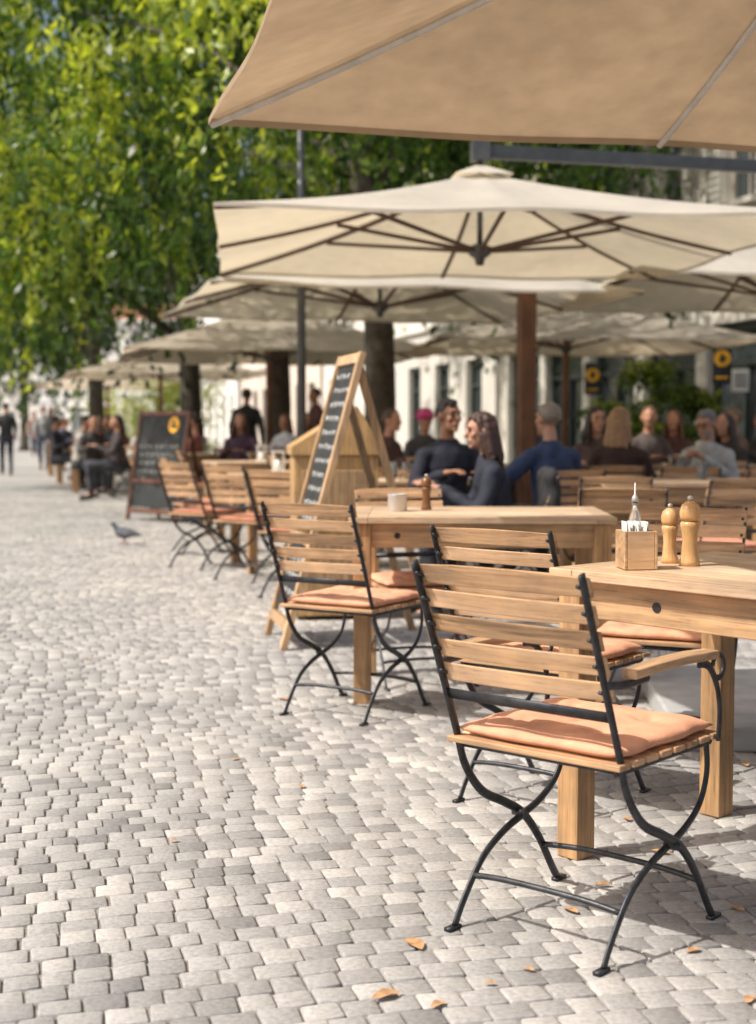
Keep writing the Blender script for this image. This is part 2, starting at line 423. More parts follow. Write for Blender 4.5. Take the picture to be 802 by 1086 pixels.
person((1.90,12.2,0),(-.3,-.95),shirt=(.08,.05,.045),skin=(.44,.24,.16),hair='long',hairc=(.025,.015,.012),hyaw=.5,lean=.1,label='seated woman with dark hair in patterned brown top',group=TG,sleeve='short')
person((1.83,10.75,-.02),(.25,1),shirt=(.030,.013,.011),skin=(.42,.25,.18),hair='long',hairc=(.26,.15,.075),hyaw=-.4,lean=.1,label='seated woman with blonde hair in dark brown jacket seen from behind',group=TG)
person((2.72,11.6,-.03),(-.5,-.86),shirt=(.36,.36,.36),skin=(.44,.23,.15),hair='short',hairc=(.14,.14,.135),beard=(.24,.22,.20),glasses=True,hpitch=.35,lean=.12,hyaw=-.2,
       arms=[((-.24,.12,.74),(-.06,.36,.92)),((.24,.12,.74),(.06,.36,.94))],label='seated bearded man with grey hair and glasses in light grey shirt',group=TG)
person((3.22,12.8,-.04),(-.9,-.4),shirt=(.03,.022,.022),hair='long',hairc=(.03,.02,.02),detail=False,lean=.12,hyaw=.4,label='seated woman with dark hair in black top',group=TG)
person((2.55,13.4,.03),(.3,-1),shirt=(.09,.07,.065),hair='short',hairc=(.09,.05,.03),detail=False,hyaw=-.5,label='seated man in grey-brown shirt at a terrace table',group=TG)
person((3.05,14.5,0),(-.4,-.9),shirt=(.09,.04,.04),hair='long',hairc=(.10,.05,.03),detail=False,lean=.15,label='seated woman in dark red top at a terrace table',group=TG)
person((2.15,13.9,-.03),(.7,-.7),shirt=(.05,.05,.055),hair='short',hairc=(.04,.03,.02),detail=False,lean=.1,label='seated guest in dark grey top at a terrace table',group=TG)
person((3.75,14.9,.02),(-.9,-.3),shirt=(.14,.10,.09),hair='short',hairc=(.16,.12,.10),detail=False,label='seated guest in brown top near the building',group=TG)
person((1.85,15.6,0),(-.7,-.7),shirt=(.06,.05,.08),hair='long',hairc=(.06,.04,.03),detail=False,lean=.12,label='seated woman in dark violet top at a terrace table',group=TG)
person((4.6,16.9,0),(-.9,-.3),shirt=(.05,.05,.05),hair='short',hairc=(.05,.04,.03),detail=False,label='seated guest in black near the shopfront',group=TG)
person((.5,15.3,0),(.3,-.95),shirt=(.06,.06,.07),hair='short',hairc=(.05,.03,.02),hat=(.55,.08,.24),detail=False,label='seated guest wearing a bright pink hat',group=TG)
person((1.10,14.8,-.03),(-.9,-.3),shirt=(.06,.055,.05),hair='short',hairc=(.15,.11,.08),detail=False,lean=.1,label='seated guest in dark top beside the wooden mast',group=TG)
person((.05,13.6,0),(.8,-.5),shirt=(.08,.04,.04),hair='short',hairc=(.05,.03,.02),detail=False,lean=.1,label='seated guest in dark red shirt under an umbrella',group=TG)
person((-2.04,22.0,0),(.1,1),'stand',shirt=(.02,.02,.022),pants=(.02,.02,.02),detail=False,label='standing waiter dressed all in black seen from behind')
person((-1.35,20.8,0),(-.5,-.8),'sit',shirt=(.55,.56,.60),pants=(.3,.06,.05),hair='long',hairc=(.12,.05,.03),detail=False,label='seated woman in white shirt with reddish hair',group=TG)
person((-.95,21.8,0),(-.8,-.4),'stand',shirt=(.12,.05,.05),pants=(.05,.05,.06),hair='short',detail=False,label='standing guest in dark red shirt between the tables')
person((-8.4,32.0,0),(-.3,1),'walk',shirt=(.025,.025,.03),pants=(.03,.035,.05),detail=False,scale=.97,label='walking man in dark shirt and dark trousers',group=WG)
person((-8.5,36,0),(.2,-1),'walk',shirt=(.30,.30,.31),pants=(.06,.07,.1),detail=False,scale=.96,label='walking person in light grey top and jeans',group=WG)
person((-8.75,38,0),(-.1,-1),'walk',shirt=(.02,.02,.022),pants=(.02,.02,.025),detail=False,scale=.96,label='walking person dressed in black',group=WG)
person((-12.6,52,0),(.2,-1),'walk',shirt=(.25,.14,.10),pants=(.05,.06,.09),detail=False,scale=.96,label='walking person in brown top and dark jeans',group=WG)
person((-14.6,60,0),(.2,1),'walk',shirt=(.35,.33,.32),pants=(.05,.06,.09),detail=False,scale=.96,label='walking person in pale top seen from behind',group=WG)
far_specs=[(-3.35,20.3,(.5,-.8),(.40,.37,.33),'short'),(-2.7,21.0,(-.8,.5),(.42,.40,.38),'long'),(-1.7,17.8,(-.3,-1),(.08,.04,.07),'long'),(-2.5,19.2,(-.9,.1),(.32,.12,.10),'short'),
 (-4.6,22.8,(.5,-.8),(.06,.05,.05),'short'),(-5.0,23.6,(.9,.3),(.38,.36,.32),'short'),(-4.7,25.2,(-.8,-.5),(.04,.04,.06),'long'),(-4.2,23.3,(-.9,.3),(.25,.10,.08),'long'),
 (-5.9,26.0,(.9,-.2),(.04,.04,.05),'short'),(-5.3,27.2,(-.9,0),(.18,.06,.05),'long'),(-6.6,29.0,(.9,.2),(.05,.05,.06),'short'),(-4.0,21.7,(-.9,-.2),(.05,.04,.04),'short'),(-5.9,29.6,(-.9,.2),(.35,.33,.30),'short'),
 (-6.3,31.0,(-.4,-.9),(.10,.08,.07),'long'),(-7.4,33.0,(.9,0),(.05,.06,.13),'short'),(-.9,18.4,(-.5,-.9),(.10,.07,.06),'long'),(-3.9,26.0,(-.5,-.9),(.05,.05,.05),'short'),(-7.9,35.5,(.5,-.8),(.05,.05,.05),'short')]
for x,y,f,c,h in far_specs:
    person((x,y,0),f,shirt=c,hair=h,hairc=random.choice([(.03,.02,.015),(.10,.05,.03),(.22,.17,.12)]),detail=False,lean=random.uniform(-.05,.2),hyaw=random.uniform(-.6,.6),
      label='seated guest in %s top at a cafe table along the street'%('light' if sum(c)>.7 else 'dark'),group=TG)
# ---------------------------------------------------------------- chair
def cushion_mesh(w,d,t):
    n=44; V=[];F=[]
    btn=[(-.10,-.10),(.10,-.10),(-.10,.10),(.10,.10),(0,0)]
    for side in(1,-1):
        for j in range(n+1):
            for i in range(n+1):
                a=-1+2*i/n; b=-1+2*j/n
                k=1-.03*(abs(a)**4)*(abs(b)**4)
                sx=a*w/2*k+.004*math.sin(b*7); sy=b*d/2*k+.003*math.sin(a*6)
                h=max(0,(1-abs(a)**7))**.5*max(0,(1-abs(b)**7))**.5
                z=t*.5*h
                if side>0:
                    z*=1.25
                    for bx,by in btn:
                        r2=(sx-bx)**2+(sy-by)**2; z-=.017*math.exp(-r2/.0007)*h
                        an=math.atan2(sy-by,sx-bx); z+=.003*math.cos(an*5)*math.exp(-r2/.0024)*h*min(1,r2/.0004)
                    z+=.0024*math.sin(sx*37+sy*11)*h+.0015*math.sin(sy*61-sx*30)*h
                V.append((sx,sy,side*z))
    N=(n+1)**2
    for j in range(n):
        for i in range(n):
            q=(j*(n+1)+i,j*(n+1)+i+1,(j+1)*(n+1)+i+1,(j+1)*(n+1)+i)
            F.append(q); F.append(tuple(N+k for k in reversed(q)))
    me=bpy.data.meshes.new('cushion'); me.from_pydata(V,[],F)
    bm=bmesh.new(); bm.from_mesh(me); bmesh.ops.remove_doubles(bm,verts=bm.verts,dist=.0005); bm.to_mesh(me); bm.free()
    return me
CHG='folding garden chairs around the terrace tables'
SP=.057
def backy(z): return -.195-(z-.45)*.385
def build_chair(loc,rot,label,arms=False):
    R=root('folding_chair',loc,rot,label,'chair',CHG)
    fr=MB(); la=math.atan(.385)
    for sx in(-1,1):
        x=sx*.205
        fr.tube([(x,backy(.858),.858),(x,backy(.70),.70),(x,backy(.55),.55),(x,-.195,.45),(x,-.165,.37),(x,-.10,.295),(x,-.01,.25),(x,.07,.205),(x,.14,.13),(x,.20,.04),(x,.225,.006)],
                .0050,.0118,(1,0,0),8,5)
        x=sx*.188
        fr.tube([(x,.215,.425),(x,.222,.35),(x,.19,.28),(x,.12,.235),(x,.04,.21),(x,-.04,.185),(x,-.12,.14),(x,-.19,.06),(x,-.225,.006)],
                .0052,.0105,(1,0,0),8,5)
        fr.box((sx*.205,.232,.004),(.016,.045,.008)); fr.box((sx*.188,-.232,.004),(.016,.045,.008))
        fr.tube([(sx*.196,-.20,.425),(sx*.196,.22,.425)],.005,.011,(1,0,0),8)
        fr.tube([(sx*.18,.045,.213),(sx*.215,.045,.213)],.009,n=8)
        for i in range(5):
            z=.830-i*SP; y=backy(z)
            fr.tube([(sx*.198,y-.014,z+.004),(sx*.198,y+.026,z-.010)],.0045,n=8)
    fr.tube([(-.188,-.155,.108),(-.09,-.16,.118),(.09,-.16,.118),(.188,-.155,.108)],.007,n=8,res=4)
    fr.tube([(-.205,.155,.108),(-.09,.158,.118),(.09,.158,.118),(.205,.155,.108)],.007,n=8,res=4)
    fr.box((0,backy(.548),.548),(.405,.005,.024),Matrix.Rotation(la,3,'X'))
    fr.tube([(-.196,-.19,.425),(.196,-.19,.425)],.007,n=8)
    fr.tube([(-.19,.215,.42),(.19,.215,.42)],.007,n=8)
    if arms:
        for sx in(-1,1):
            x=sx*.225
            fr.tube([(x,.20,.43),(x,.205,.50),(x,.19,.56),(x,.15,.61),(x,.10,.622)],.004,.010,(1,0,0),8,4)
            ring=[(x,.195+.028*math.cos(a),.605+.028*math.sin(a)) for a in np.linspace(-2.2,3.0,13)]
            fr.tube(ring,.004,.008,(1,0,0),8)
            fr.tube([(x,-.12,.622),(x,-.20,.618),(x-sx*.015,backy(.62),.62)],.004,.009,(1,0,0),8,3)
    fr.obj('frame',M['iron'],R,True)
    bk=MB()
    for i in range(5):
        z=.830-i*SP
        y=backy(z)
        w=.425; n=8; h=.042; t=.011
        vs=[];fs=[]
        for k in range(n+1):
            u=-1+2*k/n; xx=u*w/2; yy=y+.014-.012*(1-u*u)
            crown=(.006*(1-u*u) if i==0 else 0)
            for dy,dz in((-t/2,-h/2),(t/2,-h/2),(t/2,h/2+crown),(-t/2,h/2+crown)):
                vs.append((xx,yy+dy-dz*.385,z+dz+.0018*math.sin(i*5)*u))
        for k in range(n):
            for q in range(4): fs.append((k*4+q,k*4+(q+1)%4,(k+1)*4+(q+1)%4,(k+1)*4+q))
        fs.append((3,2,1,0)); fs.append(tuple(n*4+q for q in range(4)))
        fs=[tuple(reversed(f)) for f in fs]
        bk.add(vs,fs)
    bk.obj('backrest',M['slat'],R,False,.0025)
    st=MB()
    for i in range(8):
        y=-.195+i*.0585; st.box((0,y,.438),(.435,.046,.014))
    st.obj('seat',M['slat'],R,False,.003)
    if arms:
        for sx in(-1,1):
            a=MB(); x=sx*.225
            n=8;vs=[];fs=[]
            for k in range(n+1):
                u=k/n; yy=-.20+.36*u; hw=.017+.006*math.sin(u*math.pi)+(.004 if u>.7 else 0)
                zz=.638+.006*math.sin(u*math.pi)
                vs+=[(x-hw,yy,zz-.010),(x+hw,yy,zz-.010),(x+hw,yy,zz+.010),(x-hw,yy,zz+.010)]
            for k in range(n):
                for q in range(4): fs.append((k*4+q,(k+1)*4+q,(k+1)*4+(q+1)%4,k*4+(q+1)%4))
            fs.append((0,1,2,3)); fs.append(tuple(n*4+3-q for q in range(4)))
            a.add(vs,fs); a.obj('armrest',M['arm'],R,False,.004)
    cu=mkobj('cushion',cushion_mesh(.415,.43,.034),M['cush'],R,True); cu.location=(0,.012,.461)
    return R
ch1=build_chair((.475,3.235,.0),face2rot(.655,.755),'folding armchair of honey wood slats with peach cushion',True)
ch1.scale=(1.06,1,1)
ch2=build_chair((-.095,5.70,0),face2rot(.52,.855),'folding slatted chair with faded peach cushion beside a wooden table')
LB={'cush':'folding slatted wooden chair with peach cushion at a terrace table','red':'folding slatted wooden chair with terracotta cushion at a terrace table','none':'folding slatted wooden chair with bare wooden seat at a terrace table'}
def chair(x,y,f,kind='cush'):
    kw={}
    if kind=='none': kw['skip']=('cushion',)
    if kind=='red': kw['mats']={'cushion':M['cushred']}
    return copy_thing(ch2,(x,y,0),face2rot(*f),LB[kind],CHG,**kw)
chair(.54,4.36,(.62,.78)); chair(1.00,4.85,(-.4,-.92)); chair(1.20,7.05,(.1,1),'none')
chair(.18,6.40,(.25,-.97),'cush')
chair(-.50,9.5,(.62,.78),'red'); chair(-.93,10.6,(.6,.8),'red'); chair(-1.40,11.5,(.66,.75),'red')
chair(-.10,10.5,(-.6,.8),'cush'); chair(-1.60,12.8,(.8,.3),'red')
chair(WOM[0],WOM[1]-.02,(-.88,.0),'none'); chair(MAN[0],MAN[1]+.03,(.30,-.94),'none'); chair(1.20,9.67,(-.35,.93),'none'); chair(1.83,10.72,(.25,1),'none')
chair(2.72,11.6,(-.5,-.86),'none'); chair(1.90,12.2,(-.3,-.95),'none'); chair(2.62,10.0,(-.3,1),'cush'); chair(2.25,10.35,(.1,1),'none')
chair(1.45,8.55,(.2,1),'none'); chair(2.0,8.3,(-.2,1),'red')
# ---------------------------------------------------------------- tables
TBG='wooden tables on the terrace'
def build_table(loc,rot,L,W,H,label):
    R=root('wooden_table',loc,rot,label,'table',TBG)
    tp=MB(); n=6; pw=(W)/n
    for i in range(n): tp.box((0,-W/2+pw*(i+.5),H-.014),(L-.16,pw-.0015,.028))
    for sx in(-1,1): tp.box((sx*(L/2-.04),0,H-.0142),(.079,W,.028))
    tp.obj('tabletop',M['tabx'],R,False,.003)
    a=.055
    for sy in(-1,1):
        ap=MB(); ap.box((0,sy*(W/2-a),H-.028-.052),(L-2*a-.07,.022,.10)); ap.obj('apron',M['aprx'],R,False,.003)
    for sx in(-1,1):
        ap=MB(); ap.box((sx*(L/2-a),0,H-.028-.052),(.022,W-2*a-.07,.10)); ap.obj('apron',M['tabz'],R,False,.003)
    h=MB(); h.tube([(-.35,-(W/2-a)-.0118,H-.08),(-.35,-(W/2-a)-.0135,H-.08)],.013,n=16); h.obj('bolt_hole',M['black'],R)
    for sx in(-1,1):
        for sy in(-1,1):
            l=MB(); l.box((sx*(L/2-a),sy*(W/2-a),(H-.029)/2),(.072,.072,H-.029)); l.obj('leg',M['tabz'],R,False,.004)
    return R
TH=.78
s_=Vector((.755,.655,0)); u_=Vector((.655,-.755,0)); c0=Vector((.455,3.75,0))
L1,W1=1.35,.74
cen=c0+u_*(L1/2)+s_*(W1/2)
t1=build_table(cen,math.atan2(u_.y,u_.x),L1,W1,TH,'pale wooden table carrying pepper mills and a condiment box')
t2=build_table((.44,6.17,0),-.03,1.10,.78,TH,'wooden table with pepper mill and small tin')
def table(x,y,r,label='plain wooden cafe table with square legs on the terrace'):
    return copy_thing(t2,(x,y,0),r,label,TBG)
for x,y,r in((.0,9.75,.2),(-.60,11.4,.3),(1.95,11.2,.0),(2.0,9.6,.05),(-1.2,14.6,.3),(.7,13.9,.1),(-2.1,18.6,.3),(3.0,13.6,.1),(-4.7,24.3,.3),(-5.8,28,.3),(-1.6,20.0,.2),(-6.9,32.0,.3)):
    table(x,y,r)
for i in range(16):
    y=14+i*1.25; x=-.13-.25*(y-5.65)+random.choice((0.55,1.2))+(.3 if y<19 else 0)
    ca=random.uniform(-.6,1.2); chair(x,y,(math.cos(ca),math.sin(ca)),random.choice(('cush','red','none')))
# ---------------------------------------------------------------- table items
def mill(x,y,z,h,mat,label):
    R=root('pepper_mill',(x,y,z),0,label,'pepper mill','pepper mills on the tables')
    k=h/.18; R.scale=(k,)*3
    b=MB(); b.lathe([(.001,0),(.026,0),(.027,.012),(.023,.02),(.0215,.035),(.019,.06),(.0205,.085),(.0245,.10),(.0255,.108),(.021,.114),(.001,.114)]); b.obj('mill_body',mat,R,True)
    b=MB(); b.lathe([(.001,.115),(.0225,.115),(.026,.125),(.0265,.140),(.022,.155),(.012,.163),(.006,.166),(.001,.166)]); b.obj('mill_head',mat,R,True)
    b=MB(); b.lathe([(.001,.166),(.007,.168),(.0075,.176),(.001,.18)]); b.obj('knob',M['steel'],R,True)
mill(.838,3.79,TH,.190,M['mill'],'tall light wooden pepper mill on the pale table')
mill(.800,3.865,TH,.165,M['mill'],'shorter light wooden salt mill beside a pepper mill')
mill(.215,6.28,TH,.16,M['milld'],'dark wooden pepper mill on the second table')
bx=root('condiment_box',(.680,3.71,TH),.12,'small wooden condiment box on the pale table','box')
b=MB(); w=.088
for sx in(-1,1): b.box((sx*(w/2-.004),0,.052),(.008,w,.10))
for sy in(-1,1): b.box((0,sy*(w/2-.004),.052),(w-.0165,.008,.10))
b.box((0,0,.005),(w-.017,w-.017,.008)); b.obj('box_body',M['aprx'],bx,False,.0015)
for i in range(9):
    b=MB(); Rm=Matrix.Rotation(random.uniform(-.2,.2),3,'Y'); b.box((-.03+i*.007,random.uniform(-.02,.01),.088),(.0015,.045,.075),Rm); b.obj('sugar_packet',M['paper'],bx)
bt=root('oil_bottle',(.680,3.735,TH+.01),0,'small glass oil bottle with pointed spout in the box','bottle')
b=MB(); b.lathe([(.001,0),(.019,0),(.020,.01),(.020,.10),(.016,.125),(.009,.14),(.008,.165),(.001,.165)]); b.obj('bottle_body',M['glass'],bt,True)
b=MB(); b.lathe([(.001,.166),(.010,.166),(.008,.178),(.003,.185),(.002,.215),(.001,.216)]); b.obj('spout',M['steel'],bt,True)
tn=root('small_tin',(.085,6.18,TH),0,'small round metal tin on the second table','tin')
b=MB(); b.lathe([(.001,0),(.040,0),(.042,.004),(.041,.070),(.043,.074),(.038,.076),(.036,.02),(.001,.018)],n=28); b.obj('tin_body',M['steel'],tn,True)
def glass(x,y,z=TH):
    R=root('drinking_glass',(x,y,z),0,'clear drinking glass standing on a terrace table','glass','drinking glasses on the tables')
    b=MB(); b.lathe([(.001,0),(.026,0),(.028,.004),(.036,.12),(.0345,.12),(.0265,.012),(.001,.01)],n=20); b.obj('glass_body',M['glass'],R,True)
for p in((.1,9.7),(.2,9.9),(2.1,11.1),(1.75,11.3),(2.4,11.25),(-.65,11.3),(2.2,9.6)): glass(*p)
def lantern(x,y,z=TH):
    R=root('table_lantern',(x,y,z),.2,'small white candle lantern on a terrace table','lantern','table lanterns')
    b=MB()
    for sx in(-1,1):
        for sy in(-1,1): b.box((sx*.04,sy*.04,.08),(.008,.008,.15))
    b.box((0,0,.005),(.095,.095,.01)); b.box((0,0,.158),(.10,.10,.012)); b.obj('lantern_frame',M['white'],R)
    b=MB(); b.lathe([(.001,.011),(.028,.011),(.028,.09),(.001,.095)]); b.obj('candle',M['paper'],R,True)
lantern(-.80,11.35); lantern(-.55,11.5); lantern(-1.2,14.6)
mb=MB(); 
mb.loft([((0,0,.46),.19,.035),((0,0,.55),.215,.055),((0,0,.75),.225,.065),((0,0,.85),.215,.06),((0,0,.895),.16,.04)])
for sx in(-1,1): mb.limb((sx*.19,0,.84),(sx*.225,-.02,.52),.05,.035)
me=fold(remeshed(mb,.012,'draped_jacket',2),.008,1)
jk=mkobj('draped_jacket',me,colmat('clothing',(.02,.02,.023)),None,True)
rr=face2rot(-.88,.0); bo=Matrix.Rotation(rr,3,'Z')@Vector((0,-.31,0)); jk.location=(WOM[0]+bo.x,WOM[1]+bo.y,0); jk.rotation_euler=(0,0,rr)
tag(jk,'black jacket hung over the back of a folding chair','jacket')
# ---------------------------------------------------------------- chalkboards
def chalk_strokes(x0,x1,z0,z1,rows,P,seed,parent):
    rnd=random.Random(seed)
    for i in range(rows):
        mb=MB(); z=z1-(z1-z0)*(i+.5)/rows; x=x0+rnd.uniform(0,.05); hh=(z1-z0)/rows*.26
        end=x1-rnd.uniform(0,(x1-x0)*.3)
        while x<end:
            wl=rnd.uniform(.04,.10); pts=[]; k=int(wl/.008)+2
            for j in range(k): pts.append(P(min(x+wl*j/k,x1),z+hh*math.sin(j*2.1+rnd.random()*1.2)*rnd.uniform(.5,1)))
            if len(pts)>1: mb.tube(pts,.0022,n=4)
            x+=wl+.025
        mb.obj('chalk_writing',M['chalk'],parent)
def chalkboard(loc,rot,W,H,lean,label,wm,logo=False):
    R=root('chalkboard_sign',loc,rot,label,'chalkboard')
    th=math.atan2(lean,H); 
    def P(x,z,d=0): return Vector((x,z*math.sin(th)-d*math.cos(th),z*math.cos(th)+d*math.sin(th)))
    Rm=Matrix.Rotation(-th,3,'X')
    HL=H/math.cos(th)
    f=MB()
    for sx in(-1,1): f.box(P(sx*(W/2-.025),HL/2),(.05,.035,HL),Rm)
    for z in (HL-.03,HL*.36,.12): f.box(P(0,z),(W-.102,.033,.055),Rm)
    f.obj('sign_frame',wm,R,False,.003)
    for zc,hh in((HL*.69,HL*.62-.055),(HL*.23,HL*.22)):
        p=MB(); p.box(P(0,zc,-.004),(W-.104,.012,hh),Rm); p.obj('writing_panel',M['board'],R)
    Q=lambda x,z:P(x,z,.004)
    chalk_strokes(-W/2+.07,W/2-.07,HL*.41,HL-(.38 if logo else .08),4 if logo else 11,Q,3,R)
    if not logo: chalk_strokes(-W/2+.07,W/2-.07,HL*.15,HL*.32,3,Q,5,R)
    if logo:
        g=MB(); g.tube([P(.20,HL-.17,.004),P(.20,HL-.17,.010)],.095,n=24); g.obj('round_emblem',M['orange'],R)
        g=MB(); g.box(P(.20,HL-.14,.013),(.05,.004,.05),Rm); g.box(P(.21,HL-.192,.013),(.11,.004,.04),Rm); g.obj('emblem_figure',M['black'],R)
    for sx in(-1,1):
        l=MB(); l.beam((sx*(W/2-.05),lean*.97,H*.95),(sx*(W/2-.05),lean*1.95,.0),.03,.04); l.obj('rear_leg',wm,R,False,.003)
    return R
chalkboard((-.55,7.5,0),math.atan2(-.97,.22),.60,1.53,.42,'tall leaning chalkboard menu in pale wooden frame beside a cabinet',M['signwood'])
chalkboard((-2.72,16.9,0),math.radians(-42),.95,1.32,.24,'dark brown chalkboard stand with round orange emblem in the street',M['darkwood'],True)
cb=root('menu_cabinet',(-.27,8.55,0),.12,'yellowish wooden menu cabinet with sloping lid behind the chalkboard','cabinet')
b=MB(); b.box((0,0,.50),(.50,.42,.95)); b.obj('cabinet_body',M['cabwood'],cb,False,.006)
b=MB(); V=[(-.27,-.23,.976),(.27,-.23,.976),(.27,.23,.976),(-.27,.23,.976),(-.27,-.23,1.03),(.12,-.23,1.27),(.27,-.23,1.03),(-.27,.23,1.03),(.12,.23,1.27),(.27,.23,1.03)]
b.add(V,[(3,2,1,0),(0,1,6,5,4),(3,7,8,9,2),(0,4,7,3),(1,2,9,6),(4,5,8,7),(5,6,9,8)]); b.obj('lid',M['cabwood'],cb,False,.006)
for z,h in((.72,.34),(.28,.38)):
    b=MB(); b.box((0,-.214,z),(.40,.012,h)); b.obj('door_panel',M['signwood'],cb,False,.005)
b=MB(); b.tube([(.16,-.221,.52),(.16,-.25,.52)],.012,n=10); b.obj('knob',M['iron'],cb,True)
# ---------------------------------------------------------------- umbrellas
def umbrella(center,rot,half,ze,za,cm,ribm,label,mast=None,arm_z=None,mastm=None,armm=None,ribw=.035,center_pole=False,pole_r=.03,struts=True,sagk=.03):
    R=root('patio_umbrella',(center[0],center[1],0),rot,label,'umbrella','large square terrace umbrellas')
    na=128; nr=16; V=[(0,0,za)];F=[]
    def pt(th,r):
        rho=half/max(abs(math.cos(th)),abs(math.sin(th))); s=math.sin(4*th)**2
        sag=sagk*s*r*(1.8-1.0*r)+.05*math.sin(math.pi*r)
        rr=rho*r*(1-.008*s*r)
        return (rr*math.cos(th),rr*math.sin(th),za-(za-ze)*r-sag)
    for j in range(1,nr+1):
        for i in range(na): V.append(pt(2*math.pi*i/na,j/nr))
    for i in range(na): F.append((0,1+i,1+(i+1)%na))
    for j in range(nr-1):
        for i in range(na):
            a=1+j*na; F.append((a+i,a+na+i,a+na+(i+1)%na,a+(i+1)%na))
    base=1+(nr-1)*na; o=len(V)
    for i in range(na):
        p=V[base+i]; V.append((p[0]*1.001,p[1]*1.001,p[2]-.025))
    for i in range(na): F.append((base+i,o+i,o+(i+1)%na,base+(i+1)%na))
    mb=MB(); mb.add(V,F); mb.obj('canopy',cm,R,False)
    V=[(0,0,za+.07)];F=[]
    for i in range(32):
        th=2*math.pi*i/32; r=.20*half/2/max(abs(math.cos(th)),abs(math.sin(th)))*1.1; V.append((r*math.cos(th),r*math.sin(th),za-(za-ze)*.10+.02))
    for i in range(32): F.append((0,1+i,1+(i+1)%32))
    mb=MB(); mb.add(V,F); mb.obj('vent_cap',cm,R,True)
    hubz=ze-.03
    for k in range(8):
        th=k*math.pi/4; off=Vector((0,0,-.03))
        rb=MB(); rb.tube([Vector(pt(th,t))+off for t in np.linspace(.03,.995,9)],ribw*.4,ribw*.5,None,6); rb.obj('rib',ribm,R,False)
        if struts:
            st=MB(); q=Vector(pt(th,.55))+Vector((0,0,-.05)); h=Vector((.07*math.cos(th),.07*math.sin(th),hubz)); st.beam(h,q,ribw*.7,ribw*.8); st.obj('strut',ribm,R,False,.003)
    if struts:
        hb=MB(); hb.lathe([(.001,hubz-.11),(.03,hubz-.11),(.04,hubz-.06),(.085,hubz-.03),(.085,hubz+.03),(.04,hubz+.05),(.001,hubz+.05)]); hb.obj('hub',M['armsteel'],R,True)
        if not center_pole:
            hb=MB(); hb.tube([(0,0,hubz),(0,0,za+.1)],.022,n=12); hb.obj('centre_tube',M['armsteel'],R,True)
    if center_pole:
        mb=MB(); mb.tube([(0,0,0.06),(0,0,za+.12)],pole_r,n=14); mb.obj('mast',mastm,R,True)
        mb=MB(); mb.box((0,0,.03),(.7,.7,.06)); mb.obj('base',M['slab'],R,False,.01)
    if mast:
        d=Vector((mast[0]-center[0],mast[1]-center[1],0)); l=Matrix.Rotation(-rot,3,'Z')@d
        w=mast[2]
        mb=MB(); mb.box((l.x,l.y,(arm_z+.1)/2+.03),(w,w,arm_z+.1-.0)); mb.obj('mast',mastm,R,False,.008)
        mb=MB(); mb.beam((0,0,arm_z),(l.x,l.y,arm_z),.07,.10); mb.box((0,0,arm_z-.0),(.14,.12,.15)); mb.tube([(0,0,za-.02),(0,0,arm_z)],.02,n=10); mb.obj('arm',armm,R,False,.005)
        mb=MB(); mb.box((l.x,l.y,.03),(.9,.9,.06)); mb.obj('base',M['slab'],R,False,.01)
    return R
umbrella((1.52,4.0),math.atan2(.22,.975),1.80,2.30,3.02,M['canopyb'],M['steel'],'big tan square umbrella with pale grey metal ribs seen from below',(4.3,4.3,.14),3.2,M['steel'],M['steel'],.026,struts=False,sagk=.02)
umbrella((.77,10.8),.10,1.97,2.50,3.05,M['canopyw'],M['rib'],'large off-white square umbrella hanging from a dark steel arm',(4.75,11.9,.14),3.21,M['armsteel'],M['armsteel'],.036)
umbrella((.02,14.9),.25,2.05,2.42,3.12,M['canopyw'],M['rib'],'off-white square umbrella carried by a brown wooden mast',(1.45,13.9,.155),3.25,M['mast'],M['mast'],.04)
umbrella((4.10,14.6),.08,2.1,2.50,3.32,M['canopyw'],M['rib'],'off-white square umbrella near the building front',None,None,M['mast'],None,.04,True,.05)
umbrella((2.75,20.8),.1,2.25,2.30,3.12,M['canopy'],M['rib'],'beige square umbrella with dark ribs over seated guests',None,None,M['mast'],None,.04,True,.05)
umbrella((-1.75,22.8),.2,2.35,2.25,3.10,M['canopy'],M['rib'],'beige square umbrella with dark ribs beside the trees',None,None,M['mast'],None,.04,True,.05)
umbrella((-4.9,32),.25,2.1,2.25,2.95,M['canopy'],M['rib'],'beige square umbrella farther along the street',None,None,M['mast'],None,.04,True,.05)
umbrella((-8.2,43),.25,2.1,2.3,3.0,M['canopy'],M['rib'],'beige square umbrella farther along the street',None,None,M['mast'],None,.04,True,.05)
